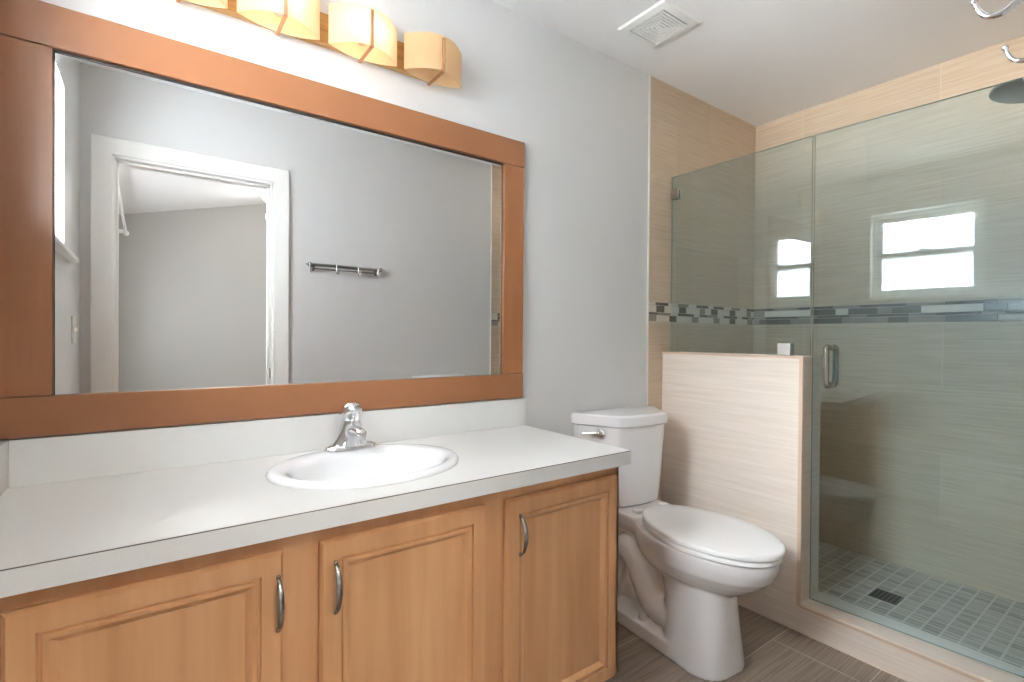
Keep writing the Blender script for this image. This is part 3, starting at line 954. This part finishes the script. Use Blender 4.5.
# low white panel on the same wall, its top edge just above the mirror frame
pl = thing('wall_panel', 'low white access panel on the wall facing the mirror, seen at its lower edge', 'wall panel', (1.64, YF, .6))
bm = BM(); box(bm, 1.44, 1.843, YF + .0005, YF + .02, .30, .893, .003, 1); finish('frame', bm, M_white, pl)
bm = BM(); box(bm, 1.48, 1.803, YF + .02, YF + .026, .34, .853, .003, 1); finish('cover', bm, M_white, pl)

# light switch on the left wall
sw = thing('light_switch', 'white light switch plate on the left wall beside the doorway', 'switch', (XL + .0145, -1.30, 1.18))
finish('plate', box(BM(), XL + .0148, XL + .0208, -1.36, -1.24, 1.12, 1.238, .002, 2), M_white, sw)
for y in (-1.33, -1.27):
    finish('toggle', box(BM(), XL + .0205, XL + .0285, y - .006, y + .006, 1.168, 1.192, .002, 1), M_white, sw)

# bedroom fittings
cr = thing('curtain_rod', 'white curtain rod with a grey bracket on the bedroom wall beyond the doorway', 'curtain rod', (XL, -4.3, 2.3))
bm = BM(); tube(bm, [(XL + .09, -3.05, 2.30), (XL + .09, -5.55, 2.30)], .014, 12); ellipsoid(bm, (XL + .09, -5.58, 2.30), .03, .03, .03)
finish('rod', bm, M_white, cr)
bm = BM(); box(bm, XL + .0005, XL + .10, -3.12, -3.02, 2.27, 2.35, .004, 1)
e = finish('bracket', bm, M_steel, cr)
bm = BM(); box(bm, XL + .0005, XL + .10, -5.50, -5.46, 2.28, 2.32, .004, 1)
finish('bracket', bm, M_white, cr)

LX2, LY2 = 1.28, -5.0
cl = 2.565 + (LX2 + .25) * .244
bl = thing('ceiling_lamp', 'white bowl ceiling lamp on the sloped bedroom ceiling beyond the doorway', 'ceiling lamp', (LX2, LY2, cl))
bm = BM(); lathe(bm, [(.0, -.02), (.07, -.02), (.07, .02), (.015, .03), (.015, .12), (.0, .12)], (LX2, LY2, cl), (0, 0, -1), 32)
finish('base', bm, M_white, bl)
bm = BM(); lathe(bm, [(0, .11), (.16, .11), (.17, .12), (.16, .15), (.12, .185), (.05, .2), (0, .202)], (LX2, LY2, cl), (0, 0, -1), 32)
finish('diffuser', bm, M_lampglow, bl)
l = bpy.data.lights.new('ceiling_lamp_light', 'POINT'); l.energy = BED_LAMP_W; l.color = (1, .96, .9); l.shadow_soft_size = .12
lo = bpy.data.objects.new('ceiling_lamp_light', l); COL.objects.link(lo); lo.location = (LX2, LY2, cl - .36)

# added, unseen recessed fill light over the shower, beyond the right edge of the picture
SX, SY = 2.52, -1.36
bt = thing('added_shower_light', 'added round white recessed fill light, unseen, in the ceiling over the shower', 'ceiling light', (SX, SY, ZC))
bm = BM(); lathe(bm, [(.095, 0), (.095, .004), (.085, .008), (.078, .004), (.078, 0)], (SX, SY, ZC), (0, 0, -1), 36); finish('trim_ring', bm, M_white, bt)
bm = BM(); lathe(bm, [(0, .0005), (.078, .0005), (.078, .003), (0, .003)], (SX, SY, ZC), (0, 0, -1), 36); finish('lens', bm, M_lampglow, bt)
l = bpy.data.lights.new('added_shower_light_lamp', 'AREA'); l.shape = 'DISK'; l.size = .15; l.energy = SHOWER_FILL_W; l.color = (1, .97, .93)
lo = bpy.data.objects.new('added_shower_light_lamp', l); COL.objects.link(lo); lo.location = (SX, SY, ZC - .006)

# added bedroom fill light outside the doorway, hidden behind the door head in the mirror
EX, EY = .40, -2.75
ez = 2.565 + (EX + .25) * .244
bt = thing('added_hall_light', 'added round white flush fill light, unseen, in the bedroom just outside the doorway', 'ceiling light', (EX, EY, ez))
bm = BM(); lathe(bm, [(0, -.01), (.17, -.01), (.17, .02), (.16, .025), (0, .025)], (EX, EY, ez), (.237, 0, -.97), 36); finish('base', bm, M_white, bt)
bm = BM(); lathe(bm, [(.16, .025), (.15, .05), (.11, .075), (.05, .088), (0, .09)], (EX, EY, ez), (.237, 0, -.97), 36); finish('diffuser', bm, M_lampglow, bt)
l = bpy.data.lights.new('added_hall_light_lamp', 'POINT'); l.energy = HALL_FILL_W; l.color = (1, .985, .965); l.shadow_soft_size = .14
lo = bpy.data.objects.new('added_hall_light_lamp', l); COL.objects.link(lo); lo.location = (EX + .02, EY, ez - .26)
